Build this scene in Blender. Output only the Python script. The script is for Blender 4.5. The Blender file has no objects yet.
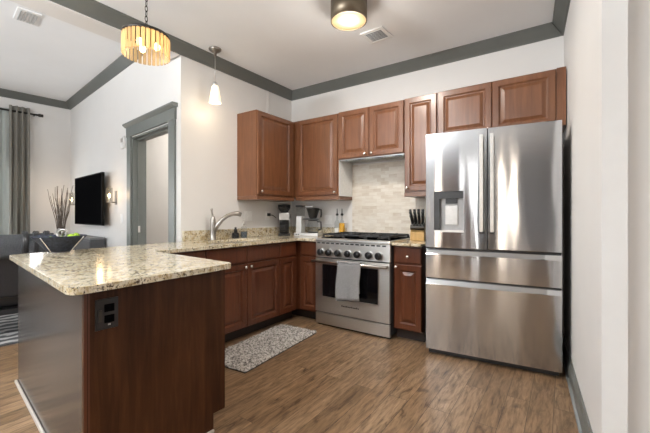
import bpy, bmesh, math, random
from math import sin, cos, pi, radians, hypot
from mathutils import Vector, Matrix
random.seed(7)
SC = bpy.context.scene
COL = SC.collection

# ------------------------------------------------------------------ camera
cam_d = bpy.data.cameras.new('camera'); cam = bpy.data.objects.new('camera', cam_d); COL.objects.link(cam)
cam.location = (3.103, -3.69, 1.18)
cam.rotation_euler = (radians(90), 0, radians(34.57))
cam_d.sensor_width = 36; cam_d.lens = 348/650*36
cam_d.shift_y = -2/650; cam_d.clip_start = .02
SC.camera = cam

# ------------------------------------------------------------------ exposure, world, daylight
SC.view_settings.view_transform = 'Standard'; SC.view_settings.look = 'None'
SC.view_settings.gamma = 1.0; SC.view_settings.use_curve_mapping = False
SC.view_settings.exposure = 0.05
W = bpy.data.worlds.new('sky'); SC.world = W; W.use_nodes = True
W.node_tree.nodes['Background'].inputs[0].default_value = (.86, .93, 1, 1)
W.node_tree.nodes['Background'].inputs[1].default_value = 1.0

def area(name, loc, direction, sx, sy, power, color):
    d = bpy.data.lights.new(name, 'AREA'); d.shape = 'RECTANGLE'; d.size = sx; d.size_y = sy
    d.energy = power; d.color = color
    o = bpy.data.objects.new(name, d); COL.objects.link(o); o.location = loc
    o.rotation_euler = Vector(direction).to_track_quat('-Z', 'Z').to_euler()
    return o
def point(name, loc, power, color, radius=.04):
    d = bpy.data.lights.new(name, 'POINT'); d.energy = power; d.color = color; d.shadow_soft_size = radius
    o = bpy.data.objects.new(name, d); COL.objects.link(o); o.location = loc
    return o
# daylight coming in through the windows of the room behind and of the living side
area('daylight_rear', (-.1, -7.44, 1.45), (0, 1, .12), 1.9, 2.3, 62, (.95, .98, 1))
area('daylight_rear_living', (-2.6, -7.44, 1.5), (.4, 1, .10), 2.4, 2.5, 9, (.96, .985, 1))
area('daylight_living', (-4.12, -2.85, 1.45), (1, -.1, .02), 1.1, 2.5, 26, (.96, .98, 1))
# added narrow lights behind the camera, streaks for the fridge to reflect
area('streak_light', (1.42, -7.44, 1.35), (0, 1, 0), .10, 2.1, 7, (1, .80, .62))
area('streak_light', (3.05, -7.44, 1.35), (0, 1, 0), .11, 2.1, 9, (1, .84, .68))
area('streak_light', (2.25, -7.44, 1.35), (0, 1, 0), .06, 2.1, 5, (1, .98, .95))
# added fills behind the camera: downward for the hallway, upward for the ceiling
area('hallway_fill', (4.7, -4.2, 2.80), (0, 0, -1), .4, .4, 30, (1, .97, .93))
area('ceiling_fill', (.75, -5.0, 2.25), (.05, .1, 1), .5, .5, 330, (.93, .97, 1))

# ------------------------------------------------------------------ materials
def newmat(name):
    m = bpy.data.materials.new(name); m.use_nodes = True
    nt = m.node_tree; return m, nt, nt.nodes['Principled BSDF']
def N(nt, t, **kw):
    n = nt.nodes.new(t)
    for k, v in kw.items():
        if k in n.inputs: n.inputs[k].default_value = v
        else: setattr(n, k, v)
    return n
def L(nt, a, b): nt.links.new(a, b)
def ramp(nt, fac, stops, interp='LINEAR'):
    r = nt.nodes.new('ShaderNodeValToRGB'); r.color_ramp.interpolation = interp
    e = r.color_ramp.elements
    while len(e) < len(stops): e.new(.5)
    for el, (p, c) in zip(e, stops):
        el.position = p; el.color = (*c, 1) if len(c) == 3 else c
    L(nt, fac, r.inputs[0]); return r.outputs[0]
def coords(nt, scale=(1,1,1), rot=(0,0,0), kind='Object'):
    tc = nt.nodes.new('ShaderNodeTexCoord'); mp = nt.nodes.new('ShaderNodeMapping')
    mp.inputs['Scale'].default_value = scale; mp.inputs['Rotation'].default_value = rot
    L(nt, tc.outputs[kind], mp.inputs[0]); return mp.outputs[0]
def noise(nt, vec, scale, detail=4, rough=.55, dist=0):
    n = N(nt, 'ShaderNodeTexNoise', Scale=scale, Detail=detail, Roughness=rough, Distortion=dist)
    L(nt, vec, n.inputs['Vector']); return n.outputs[0]
def bump(nt, bs, h, strength, dist=.002):
    b = N(nt, 'ShaderNodeBump', Strength=strength, Distance=dist); L(nt, h, b.inputs['Height']); L(nt, b.outputs[0], bs.inputs['Normal'])
def mixc(nt, fac, a, b, mode='MIX'):
    m = nt.nodes.new('ShaderNodeMix'); m.data_type = 'RGBA'; m.blend_type = mode
    for s, v in ((m.inputs[0], fac), (m.inputs[6], a), (m.inputs[7], b)):
        if hasattr(v, 'is_linked') or hasattr(v, 'links'): L(nt, v, s)
        else: s.default_value = v if isinstance(v, (int, float)) else (*v, 1)
    return m.outputs[2]
def plain(name, color, rough=.5, metal=0., spec=.5, coat=0., grain=None, **kw):
    m, nt, b = newmat(name)
    b.inputs['Roughness'].default_value = rough; b.inputs['Metallic'].default_value = metal
    b.inputs['Specular IOR Level'].default_value = spec; b.inputs['Coat Weight'].default_value = coat
    for k, v in kw.items(): b.inputs[k].default_value = v
    g = grain or (30, .06, .0)
    v = noise(nt, coords(nt), g[0], 3)
    c0 = tuple(max(0, c*(1-g[1])) for c in color); c1 = tuple(min(1, c*(1+g[1])) for c in color)
    L(nt, ramp(nt, v, [(.3, c0), (.7, c1)]), b.inputs['Base Color'])
    if g[2]: bump(nt, b, v, g[2], .003)
    return m
def glow(name, color, strength, base=(1,1,1)):
    m, nt, b = newmat(name)
    b.inputs['Base Color'].default_value = (*base, 1)
    b.inputs['Emission Color'].default_value = (*color, 1); b.inputs['Emission Strength'].default_value = strength
    return m
def wood(name, dark, mid, light, rough=.32, coat=.25, axis='Z', spec=.5):
    m, nt, b = newmat(name); b.inputs['Specular IOR Level'].default_value = spec
    s = {'Z': (14, 14, 1.1), 'X': (1.1, 14, 14), 'Y': (14, 1.1, 14)}[axis]
    v = coords(nt, s)
    g = noise(nt, v, 2.2, 6, .6, .5); big = noise(nt, coords(nt, (1.6, 1.6, .9)), 2.0, 3, .5)
    c = ramp(nt, g, [(.25, dark), (.5, mid), (.78, light)])
    c2 = mixc(nt, .35, c, ramp(nt, big, [(.3, dark), (.7, light)]))
    L(nt, c2, b.inputs['Base Color'])
    b.inputs['Roughness'].default_value = rough; b.inputs['Coat Weight'].default_value = coat; b.inputs['Coat Roughness'].default_value = .22
    bump(nt, b, g, .06, .001)
    return m
def steel(name, color=(.62, .62, .63), rough=.26, aniso=.75, wave=.0):
    m, nt, b = newmat(name)
    b.inputs['Metallic'].default_value = 1; b.inputs['Anisotropic'].default_value = aniso
    t = nt.nodes.new('ShaderNodeCombineXYZ'); t.inputs[2].default_value = 1
    L(nt, t.outputs[0], b.inputs['Tangent'])
    br = noise(nt, coords(nt, (2, 2, 160)), 3, 3)
    L(nt, ramp(nt, br, [(.3, tuple(c*.94 for c in color)), (.7, tuple(min(1, c*1.05) for c in color))]), b.inputs['Base Color'])
    b.inputs['Roughness'].default_value = rough
    if wave:
        w = noise(nt, coords(nt, (3.2, 3.2, .55)), 1.3, 2, .4)
        bump(nt, b, w, wave, .05)
    return m

M = {}
M['wall'] = plain('wall_paint', (.79, .78, .765), .62, grain=(3, .012, 0))
M['grey_wall'] = plain('grey_wall_paint', (.27, .27, .275), .6, grain=(3, .012, 0))  # grey chosen to dim the unseen rear wall's reflection in the fridge
M['ceiling'] = plain('ceiling_paint', (.87, .88, .89), .7, grain=(3, .012, 0))
M['trim_grey'] = plain('grey_green_trim_paint', (.135, .142, .132), .4, grain=(6, .05, 0))
M['casing'] = plain('door_casing_paint', (.155, .168, .158), .42, grain=(6, .05, 0))
M['white_trim'] = plain('white_trim_paint', (.80, .80, .79), .4, grain=(6, .02, 0))
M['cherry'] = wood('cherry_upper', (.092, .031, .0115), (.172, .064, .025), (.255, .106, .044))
M['cherry_base_shaded'] = wood('cherry_base_shaded', (.050, .014, .0065), (.095, .028, .012), (.150, .048, .020), rough=.3, spec=.35)  # copy of the upper cherry with shade put into its colour
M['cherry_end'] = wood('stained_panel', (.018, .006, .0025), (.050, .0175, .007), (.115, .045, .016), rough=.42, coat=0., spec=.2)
M['cherry_rail'] = wood('cherry_rail', (.12, .05, .024), (.19, .08, .038), (.26, .12, .06), axis='X')
M['dark_panel'] = plain('dark_brown_panel', (.030, .024, .020), .2, spec=.5, coat=0., grain=(8, .15, .02))
M['toe'] = plain('toe_kick_black', (.02, .012, .009), .5)
M['steel'] = steel('brushed_steel', (.54, .55, .565), .13, .9, .10)
M['steel_range'] = steel('range_steel', (.74, .73, .70), .36, .85, .14)
M['steel_plain'] = plain('satin_steel', (.55, .55, .55), .3, 1.0)
M['nickel'] = plain('brushed_nickel', (.36, .34, .315), .36, 1.0)
M['recess'] = plain('grey_recess', (.40, .40, .40), .45, .3)
M['knob'] = plain('satin_nickel_knob', (.80, .77, .72), .25, .9)
M['dark_metal'] = plain('dark_bronze', (.06, .055, .05), .4, .8)
M['bronze'] = plain('aged_bronze', (.20, .165, .12), .42, .9)
M['black'] = plain('black_plastic', (.012, .012, .013), .35)
M['black_gloss'] = plain('black_gloss', (.004, .004, .0045), .5, spec=0.)
M['tv_black'] = plain('matte_black', (.008, .008, .008), .6, spec=.05)
M['black_iron'] = plain('cast_iron', (.018, .018, .019), .55, grain=(60, .2, .1))
M['fridge_side'] = plain('fridge_side_grey', (.035, .036, .038), .45)
M['glass_dark'] = plain('oven_glass', (.004, .004, .005), .05)
M['white_plastic'] = plain('white_plastic', (.90, .90, .89), .35)
M['light_metal'] = plain('brushed_aluminium', (.70, .69, .67), .3, 1.0)
M['silver_paint'] = plain('silver_paint', (.66, .66, .65), .35, .4)
M['maple'] = wood('maple_block', (.52, .30, .10), (.66, .42, .16), (.76, .52, .23), .4, .1)
M['moss'] = plain('moss', (.30, .46, .04), .9, grain=(90, .5, .6))
M['bowl'] = plain('blue_black_glaze', (.022, .028, .045), .6, spec=.25, grain=(60, .7, .25))
M['chrome'] = plain('polished_chrome', (.8, .79, .77), .12, 1.0)
M['ring_metal'] = plain('brushed_ring_metal', (.42, .40, .37), .3, 1.0)
M['curtain'] = plain('taupe_curtain', (.24, .23, .205), .9, grain=(200, .15, .1))
M['sheer'] = plain('sheer_curtain', (.46, .50, .48), .9, grain=(200, .1, .05))
M['leather'] = plain('black_leather', (.016, .016, .018), .38, grain=(120, .3, .12))
M['throw'] = plain('grey_throw', (.055, .058, .063), .95, grain=(160, .45, .3))
M['stripe'] = plain('throw_light_stripe', (.42, .42, .42), .95, grain=(160, .3, .3))
M['branch'] = plain('dry_branch', (.15, .12, .10), .85, grain=(40, .4, .2))
M['vase'] = plain('dark_vase', (.03, .028, .027), .3)
M['console'] = plain('charcoal_console', (.055, .056, .06), .45)
M['console_top'] = plain('grey_console_top', (.16, .165, .17), .4)
M['oil'] = plain('golden_oil', (.80, .42, .03), .15, **{'Transmission Weight': .0})
M['towel'] = plain('grey_towel', (.27, .265, .265), .95, grain=(260, .35, .4))
M['towel_band'] = plain('towel_band', (.11, .105, .105), .95, grain=(260, .3, .4))
M['quarter'] = plain('pale_shoe_molding', (.50, .45, .40), .4)

def glassmat(name, color=(1,1,1), rough=.02, alpha_mix=.75):
    m, nt, b = newmat(name)
    tr = nt.nodes.new('ShaderNodeBsdfTransparent'); tr.inputs[0].default_value = (*color, 1)
    mx = nt.nodes.new('ShaderNodeMixShader'); mx.inputs[0].default_value = alpha_mix
    b.inputs['Base Color'].default_value = (*[c*.25 for c in color], 1); b.inputs['Roughness'].default_value = rough
    b.inputs['Specular IOR Level'].default_value = .8
    L(nt, b.outputs[0], mx.inputs[1]); L(nt, tr.outputs[0], mx.inputs[2])
    L(nt, mx.outputs[0], nt.nodes['Material Output'].inputs[0]); return m
M['clear'] = glassmat('clear_glass', (.95, .96, .96), .03, .9)
M['smoke'] = glassmat('smoked_plastic', (.25, .25, .26), .05, .55)
M['water'] = glassmat('blue_soap', (.55, .66, .80), .05, .5)
def crystalmat():
    m, nt, b = newmat('amber_crystal')
    b.inputs['Base Color'].default_value = (.58, .49, .36, 1); b.inputs['Roughness'].default_value = .12
    b.inputs['Specular IOR Level'].default_value = .8
    tl = nt.nodes.new('ShaderNodeBsdfTranslucent'); tl.inputs[0].default_value = (.85, .72, .54, 1)
    tr = nt.nodes.new('ShaderNodeBsdfTransparent'); tr.inputs[0].default_value = (.85, .74, .56, 1)
    m1 = nt.nodes.new('ShaderNodeMixShader'); m1.inputs[0].default_value = .7
    m2 = nt.nodes.new('ShaderNodeMixShader'); m2.inputs[0].default_value = .46
    L(nt, b.outputs[0], m1.inputs[1]); L(nt, tl.outputs[0], m1.inputs[2])
    L(nt, m1.outputs[0], m2.inputs[1]); L(nt, tr.outputs[0], m2.inputs[2])
    L(nt, m2.outputs[0], nt.nodes['Material Output'].inputs[0]); return m
M['crystal'] = crystalmat()
M['bulb'] = glow('warm_bulb', (1, .74, .42), 14)
M['bulb_small'] = glow('candle_bulb', (1, .62, .28), 25)
M['pendant_glass'] = glow('lit_opal_glass', (1, .82, .55), .75, (.9,.85,.75))
M['diffuser'] = None
def diffmat():
    m, nt, b = newmat('lit_diffuser')
    b.inputs['Base Color'].default_value = (.9, .75, .5, 1); b.inputs['Roughness'].default_value = .4
    b.inputs['Emission Color'].default_value = (1, .64, .27, 1); b.inputs['Emission Strength'].default_value = 1.15
    tr = nt.nodes.new('ShaderNodeBsdfTranslucent'); tr.inputs[0].default_value = (1, .85, .55, 1)
    tp = nt.nodes.new('ShaderNodeBsdfTransparent')
    mx = nt.nodes.new('ShaderNodeMixShader'); mx.inputs[0].default_value = .4
    m2 = nt.nodes.new('ShaderNodeMixShader'); m2.inputs[0].default_value = .3
    L(nt, b.outputs[0], mx.inputs[1]); L(nt, tr.outputs[0], mx.inputs[2])
    L(nt, mx.outputs[0], m2.inputs[1]); L(nt, tp.outputs[0], m2.inputs[2])
    L(nt, m2.outputs[0], nt.nodes['Material Output'].inputs[0]); return m
M['diffuser'] = diffmat()

def granite():
    m, nt, b = newmat('granite')
    v = coords(nt)
    n1 = noise(nt, v, 24, 6, .7, .6); n2 = noise(nt, v, 52, 4, .65, .3); n3 = noise(nt, v, 95, 3, .6)
    base = ramp(nt, n1, [(.30, (.22, .145, .07)), (.40, (.50, .39, .22)), (.50, (.66, .585, .43)), (.66, (.74, .69, .57)), (.8, (.56, .45, .27))])
    spk = ramp(nt, n2, [(.37, (1, 1, 1)), (.43, (0, 0, 0))])
    c = mixc(nt, spk, base, (.085, .055, .032))
    sp2 = ramp(nt, n3, [(.36, (1, 1, 1)), (.41, (0, 0, 0))])
    c = mixc(nt, sp2, c, (.045, .033, .026))
    wh = ramp(nt, n3, [(.63, (0, 0, 0)), (.7, (1, 1, 1))])
    c = mixc(nt, wh, c, (.74, .70, .62))
    L(nt, c, b.inputs['Base Color'])
    b.inputs['Roughness'].default_value = .13; b.inputs['Specular IOR Level'].default_value = .55
    return m
M['granite'] = granite()

def floormat():
    m, nt, b = newmat('hickory_planks')
    tc = nt.nodes.new('ShaderNodeTexCoord')
    mp = nt.nodes.new('ShaderNodeMapping'); mp.inputs['Rotation'].default_value = (0, 0, radians(-90))
    L(nt, tc.outputs['Object'], mp.inputs[0])
    br = nt.nodes.new('ShaderNodeTexBrick'); br.offset = .37; br.offset_frequency = 2; br.squash = 1
    for k, val in dict(Scale=1, ).items(): br.inputs[k].default_value = val
    br.inputs['Brick Width'].default_value = 1.15; br.inputs['Row Height'].default_value = .127
    br.inputs['Mortar Size'].default_value = .0014; br.inputs['Mortar Smooth'].default_value = .3; br.inputs['Bias'].default_value = 0
    br.inputs['Color1'].default_value = (0, 0, 0, 1); br.inputs['Color2'].default_value = (1, 1, 1, 1); br.inputs['Mortar'].default_value = (.5, .5, .5, 1)
    L(nt, mp.outputs[0], br.inputs['Vector'])
    # offset the grain per plank
    add = nt.nodes.new('ShaderNodeVectorMath'); add.operation = 'ADD'
    sc = nt.nodes.new('ShaderNodeVectorMath'); sc.operation = 'SCALE'; sc.inputs['Scale'].default_value = 37.
    L(nt, br.outputs['Color'], sc.inputs[0]); L(nt, mp.outputs[0], add.inputs[0]); L(nt, sc.outputs[0], add.inputs[1])
    st = nt.nodes.new('ShaderNodeMapping'); st.inputs['Scale'].default_value = (2.6, 14, 1); L(nt, add.outputs[0], st.inputs[0])
    g = noise(nt, st.outputs[0], 1.6, 7, .65, .9)
    st2 = nt.nodes.new('ShaderNodeMapping'); st2.inputs['Scale'].default_value = (5, 44, 1); L(nt, add.outputs[0], st2.inputs[0])
    g2 = noise(nt, st2.outputs[0], 1.6, 4, .6, .4)
    kn = noise(nt, add.outputs[0], 4.5, 2, .5)
    plank = ramp(nt, br.outputs['Color'], [(0, (.190, .117, .063)), (.5, (.240, .150, .083)), (1, (.285, .187, .110))])
    grain = ramp(nt, g, [(.30, (.30, .26, .23)), (.47, (.85, .84, .83)), (.6, (1.05, 1.05, 1.05)), (.75, (1.35, 1.32, 1.3))])
    c = mixc(nt, 1.0, plank, grain, 'MULTIPLY')
    fine = ramp(nt, g2, [(.3, (.55, .52, .50)), (.55, (1.08, 1.08, 1.08))])
    c = mixc(nt, 1.0, c, fine, 'MULTIPLY')
    c = mixc(nt, ramp(nt, kn, [(.70, (0, 0, 0)), (.78, (.75, .75, .75))]), c, (.045, .026, .016))
    c = mixc(nt, br.outputs['Fac'], c, (.03, .017, .01))
    L(nt, c, b.inputs['Base Color'])
    L(nt, ramp(nt, g, [(.3, (.40, .40, .40)), (.7, (.30, .30, .30))]), b.inputs['Roughness'])
    b.inputs['Specular IOR Level'].default_value = .28
    hs = mixc(nt, .5, ramp(nt, g, [(0, (0, 0, 0)), (1, (1, 1, 1))]), ramp(nt, br.outputs['Fac'], [(0, (1, 1, 1)), (1, (0, 0, 0))]))
    bump(nt, b, hs, .22, .004)
    return m
M['floor'] = floormat()

def tilemat():
    m, nt, b = newmat('travertine_mosaic')
    tc = nt.nodes.new('ShaderNodeTexCoord'); mp = nt.nodes.new('ShaderNodeMapping'); mp.inputs['Rotation'].default_value = (radians(-90), 0, 0)
    L(nt, tc.outputs['Object'], mp.inputs[0])
    br = nt.nodes.new('ShaderNodeTexBrick'); br.offset = .5
    br.inputs['Scale'].default_value = 1; br.inputs['Brick Width'].default_value = .10; br.inputs['Row Height'].default_value = .040
    br.inputs['Mortar Size'].default_value = .0018; br.inputs['Mortar Smooth'].default_value = .3
    br.inputs['Color1'].default_value = (0, 0, 0, 1); br.inputs['Color2'].default_value = (1, 1, 1, 1); br.inputs['Mortar'].default_value = (.5, .5, .5, 1)
    L(nt, mp.outputs[0], br.inputs[0])
    n = noise(nt, coords(nt, (1, 1, 5)), 9, 5, .6)
    c = ramp(nt, br.outputs['Color'], [(0, (.58, .50, .40)), (.35, (.72, .66, .57)), (1, (.83, .79, .71))])
    c = mixc(nt, .35, c, ramp(nt, n, [(.3, (.56, .47, .36)), (.6, (.84, .80, .73))]))
    c = mixc(nt, br.outputs['Fac'], c, (.72, .67, .58))
    L(nt, c, b.inputs['Base Color']); b.inputs['Roughness'].default_value = .4
    bump(nt, b, ramp(nt, br.outputs['Fac'], [(0, (1, 1, 1)), (1, (0, 0, 0))]), .25, .002)
    return m
M['tile'] = tilemat()

def speckle(name, stops, scale, rough=.95, bumpv=.6):
    m, nt, b = newmat(name)
    n = noise(nt, coords(nt), scale, 2, .6)
    L(nt, ramp(nt, n, stops), b.inputs['Base Color']); b.inputs['Roughness'].default_value = rough
    bump(nt, b, n, bumpv, .01); return m
M['shag'] = speckle('shag_tufts', [(.34, (.10, .09, .085)), (.44, (.24, .22, .20)), (.54, (.42, .39, .36)), (.72, (.60, .57, .53))], 58)
M['shag_edge'] = plain('shag_edge', (.05, .045, .045), .9)
def stripes():
    m, nt, b = newmat('striped_rug')
    w = N(nt, 'ShaderNodeTexWave', Scale=2.2, Distortion=3.0, Detail=3.0); w.inputs['Detail Scale'].default_value = 3
    L(nt, coords(nt), w.inputs[0])
    L(nt, ramp(nt, w.outputs[0], [(.3, (.05, .05, .052)), (.55, (.20, .20, .20)), (.8, (.40, .39, .38))]), b.inputs['Base Color'])
    b.inputs['Roughness'].default_value = .95; return m
M['rug_living'] = stripes()
def meshfilter():
    m, nt, b = newmat('hood_mesh')
    w = N(nt, 'ShaderNodeTexChecker', Scale=48.0); L(nt, coords(nt, rot=(0, 0, radians(38))), w.inputs['Vector'])
    L(nt, ramp(nt, w.outputs['Fac'], [(.4, (.03, .03, .03)), (.6, (.45, .47, .45))]), b.inputs['Base Color'])
    b.inputs['Metallic'].default_value = .5; b.inputs['Roughness'].default_value = .4; return m
M['mesh'] = meshfilter()

# ------------------------------------------------------------------ mesh helpers
class MB:
    def __init__(s): s.v = []; s.f = []; s.sm = []
    def add(s, vs, fs, smooth=False):
        o = len(s.v); s.v += [tuple(p) for p in vs]
        for f in fs: s.f.append(tuple(o+i for i in f)); s.sm.append(smooth)
        return s
    def box(s, x0, x1, y0, y1, z0, z1):
        if x0 > x1: x0, x1 = x1, x0
        if y0 > y1: y0, y1 = y1, y0
        if z0 > z1: z0, z1 = z1, z0
        return s.add([(x0,y0,z0),(x1,y0,z0),(x1,y1,z0),(x0,y1,z0),(x0,y0,z1),(x1,y0,z1),(x1,y1,z1),(x0,y1,z1)],
                     [(0,3,2,1),(4,5,6,7),(0,1,5,4),(1,2,6,5),(2,3,7,6),(3,0,4,7)])
    def prism(s, poly, z0, z1):
        n = len(poly)
        a = sum(poly[i][0]*poly[(i+1)%n][1]-poly[(i+1)%n][0]*poly[i][1] for i in range(n))
        if a < 0: poly = poly[::-1]
        vs = [(x,y,z0) for x,y in poly]+[(x,y,z1) for x,y in poly]
        return s.add(vs, [tuple(range(n-1,-1,-1)), tuple(range(n,2*n))]+[(i,(i+1)%n,n+(i+1)%n,n+i) for i in range(n)])
    def tube(s, pts, r, n=10, caps=True, closed=False):
        pts = [Vector(p) for p in pts]; m = len(pts)
        rs = r if isinstance(r, (list, tuple)) else [r]*m
        vs = []; up = None
        for i, p in enumerate(pts):
            if closed: t = pts[(i+1)%m]-pts[i-1]
            else: t = pts[min(i+1,m-1)]-pts[max(i-1,0)]
            t.normalize()
            if up is None:
                up = Vector((0,0,1)) if abs(t.z) < .9 else Vector((1,0,0))
            a = t.cross(up)
            if a.length < 1e-5: a = t.cross(Vector((0,1,0)))
            a.normalize(); b = a.cross(t).normalized(); up = b
            for k in range(n):
                th = 2*pi*k/n; vs.append(p+(a*cos(th)+b*sin(th))*rs[i])
        fs = []
        for i in range(m if closed else m-1):
            j = (i+1)%m
            for k in range(n): fs.append((i*n+k, i*n+(k+1)%n, j*n+(k+1)%n, j*n+k))
        s.add(vs, fs, True)
        if caps and not closed:
            o = len(s.v)-len(vs)
            s.f.append(tuple(o+k for k in range(n-1,-1,-1))); s.sm.append(False)
            s.f.append(tuple(o+(m-1)*n+k for k in range(n))); s.sm.append(False)
        return s
    def lathe(s, prof, n=28, c=(0,0,0), smooth=True):
        vs = []; m = len(prof)
        for r, z in prof:
            for k in range(n):
                th = 2*pi*k/n; vs.append((c[0]+r*cos(th), c[1]+r*sin(th), c[2]+z))
        fs = [(i*n+k, i*n+(k+1)%n, (i+1)*n+(k+1)%n, (i+1)*n+k) for i in range(m-1) for k in range(n)]
        s.add(vs, fs, smooth)
        o = len(s.v)-len(vs)
        if prof[0][0] > 1e-4: s.f.append(tuple(o+k for k in range(n-1,-1,-1))); s.sm.append(False)
        if prof[-1][0] > 1e-4: s.f.append(tuple(o+(m-1)*n+k for k in range(n))); s.sm.append(False)
        return s
    def panel(s, x0, x1, z0, z1, yb, yf, steps):
        """A board facing -Y: steps = [(inset, depth behind yf)]."""
        loops = [[(x0,yb,z0),(x1,yb,z0),(x1,yb,z1),(x0,yb,z1)]]
        for ins, dp in steps:
            loops.append([(x0+ins,yf+dp,z0+ins),(x1-ins,yf+dp,z0+ins),(x1-ins,yf+dp,z1-ins),(x0+ins,yf+dp,z1-ins)])
        vs = [p for l in loops for p in l]; fs = [(0,3,2,1)]
        fs[0] = (0,1,2,3)[::-1]
        for i in range(len(loops)-1):
            for k in range(4): fs.append((i*4+k, i*4+(k+1)%4, (i+1)*4+(k+1)%4, (i+1)*4+k))
        o = (len(loops)-1)*4; fs.append((o,o+1,o+2,o+3))
        return s.add(vs, fs)
    def sphere(s, c, r, n=14, sz=1.):
        prof = [(max(1e-5, r*sin(pi*i/n)), -r*cos(pi*i/n)*sz) for i in range(n+1)]
        return s.lathe(prof, n*2, c)
    def xf(s, mat): s.v = [tuple(mat @ Vector(p)) for p in s.v]; return s
    def build(s, name, mat, parent=None, loc=(0,0,0), rotz=0, bevel=0, seg=2, kind=None):
        me = bpy.data.meshes.new(name); me.from_pydata(s.v, [], s.f)
        me.polygons.foreach_set('use_smooth', s.sm)
        bm = bmesh.new(); bm.from_mesh(me); bmesh.ops.recalc_face_normals(bm, faces=bm.faces); bm.to_mesh(me); bm.free()
        me.materials.append(M[mat] if isinstance(mat, str) else mat)
        o = bpy.data.objects.new(name, me); COL.objects.link(o)
        o.location = loc; o.rotation_euler = (0,0,rotz)
        if parent: o.parent = parent
        if bevel:
            b = o.modifiers.new('bevel', 'BEVEL'); b.width = bevel; b.segments = seg; b.limit_method = 'ANGLE'; b.angle_limit = radians(40)
        if kind: o['kind'] = kind
        return o
def B(*a): return MB().box(*a)
def tag(o, label, cat, group=None):
    o['label'] = label; o['category'] = cat
    if group: o['group'] = group
    return o
def thing(name, label, cat, loc=(0,0,0), rotz=0, group=None):
    o = bpy.data.objects.new(name, None); COL.objects.link(o); o.empty_display_size = .1
    o.location = loc; o.rotation_euler = (0,0,rotz); return tag(o, label, cat, group)
def rect_tube(path_rect, d): pass

# frames: the kitchen is on the axes; the living side is turned a few degrees
LR = radians(-6.81)
Lx = Vector((cos(LR), sin(LR), 0)); Ln = Vector((sin(-LR)*1, cos(LR), 0))   # along / into the TV wall
P0 = Vector((0, -1.68, 0))
def LT(along, out, z=0):            # along: leftwards from the corner, out: into the room
    p = P0 - Lx*along - Ln*out; return (p.x, p.y, z)

# ------------------------------------------------------------------ setting
HK = 2.85; HL = 3.12
B(-6.2, 6, -7.7, .9, -.1, 0).build('floor', 'floor', kind='structure')
B(-.22, 6, -7.7, .9, HK, HK+.4).build('ceiling', 'ceiling', kind='structure')
B(-6.2, -.1, -7.7, 1.6, HL, HL+.1).build('ceiling_living', 'ceiling', kind='structure')
B(-.22, 0, -7.6, -1.70, 2.735, HK+.02).build('wall_header', 'wall', kind='structure')
MB().prism([(0,.12),(0,-1.68),(-.12,-1.6657),(-.12,.12)], 0, HK+.25).build('wall_left', 'wall', kind='structure')
B(-.12, 3.35, 0, .12, 0, HK).build('wall_back', 'wall', kind='structure')
rwx = lambda y: 3.095-.074*y
MB().prism([(rwx(.1), .1), (rwx(-1.838), -1.838), (rwx(-1.838)+.079, -1.833), (rwx(.1)+.079, .1)], 0, HK).build('wall_right', 'wall', kind='structure')
B(3.311, 6, -1.75, -1.65, 0, HK).build('wall_hallway', 'wall', kind='structure')
B(5.9, 6, -7.7, -1.76, 0, HK).build('wall_outer', 'wall', kind='structure')
B(3.229, 3.312, -1.846, -1.838, 0, HK).build('trim_1', 'white_trim', kind='structure')
# TV wall with the doorway
w = MB()
w.box(-.225, -.003, 0, .018, 0, HL); w.box(-.225, -.14, .018, .14, 0, HL); w.box(-1.25, -.225, 0, .14, 2.12, HL); w.box(-4.3, -1.25, 0, .14, 0, HL)
w.build('wall_far', 'wall', loc=P0, rotz=LR, kind='structure')
# living window wall: local y runs along it, window opening
bang = math.atan2(.995, .1)-pi/2
w = MB()
w.box(-.14, 0, -.85, .2, 0, HL); w.box(-.14, 0, -3.25, -.85, 2.68, HL); w.box(-.14, 0, -3.25, -.85, 0, .1); w.box(-.14, 0, -6.6, -3.25, 0, HL)
w.build('wall_living', 'wall', loc=(-4.031,-1.199,0), rotz=bang, kind='structure')
f = MB(); f.box(-.1,-.05,-3.25,-3.19,.1,2.68); f.box(-.1,-.05,-.91,-.85,.1,2.68); f.box(-.1,-.05,-3.25,-.85,2.62,2.68); f.box(-.1,-.05,-3.25,-.85,.1,.16); f.box(-.1,-.05,-2.07,-2.03,.1,2.68)
f.build('window_1', 'white_trim', loc=(-4.031,-1.199,0), rotz=bang, kind='structure')
# rear wall with windows, behind the camera
w = MB()
w.box(-5.2,-3.9,-7.6,-7.48,0,HL); w.box(-3.9,-1.3,-7.6,-7.48,2.85,HL); w.box(-1.3,-1.10,-7.6,-7.48,0,HL); w.box(-3.9,-1.3,-7.6,-7.48,0,.15)
w.box(-1.10,.90,-7.6,-7.48,2.65,HL); w.box(-1.10,.90,-7.6,-7.48,0,.2); w.box(.90,6,-7.6,-7.48,0,HL)
w.build('wall_rear', 'grey_wall', kind='structure')
f = MB()
for x in (-1.07,-.1,.87): f.box(x-.03,x+.03,-7.58,-7.50,.2,2.65)
for z in (.23,2.62): f.box(-1.10,.90,-7.58,-7.50,z-.03,z+.03)
f.build('window_2', 'white_trim', kind='structure')
f = MB()
for x in (-3.87,-2.6,-1.33): f.box(x-.03,x+.03,-7.58,-7.50,.15,2.85)
for z in (.18,2.82): f.box(-3.9,-1.3,-7.58,-7.50,z-.03,z+.03)
f.build('window_3', 'white_trim', kind='structure')
B(1.55,2.18,-7.479,-7.44,0,2.3).build('reflection_board_1','cherry_end',kind='structure')  # added unseen dark board, gives the fridge a dark reflection
B(2.32,2.92,-7.479,-7.44,0,2.3).build('reflection_board_2','fridge_side',kind='structure')  # second added board, another dark band in the fridge's reflection
# hall beyond the doorway
w = MB(); w.box(-4.0, -.14, 1.12, 1.22, 0, HL); w.box(-4.1, -4.0, .14, 1.12, 0, HL)
w.build('wall_hall', 'wall', loc=P0, rotz=LR, kind='structure')

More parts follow.
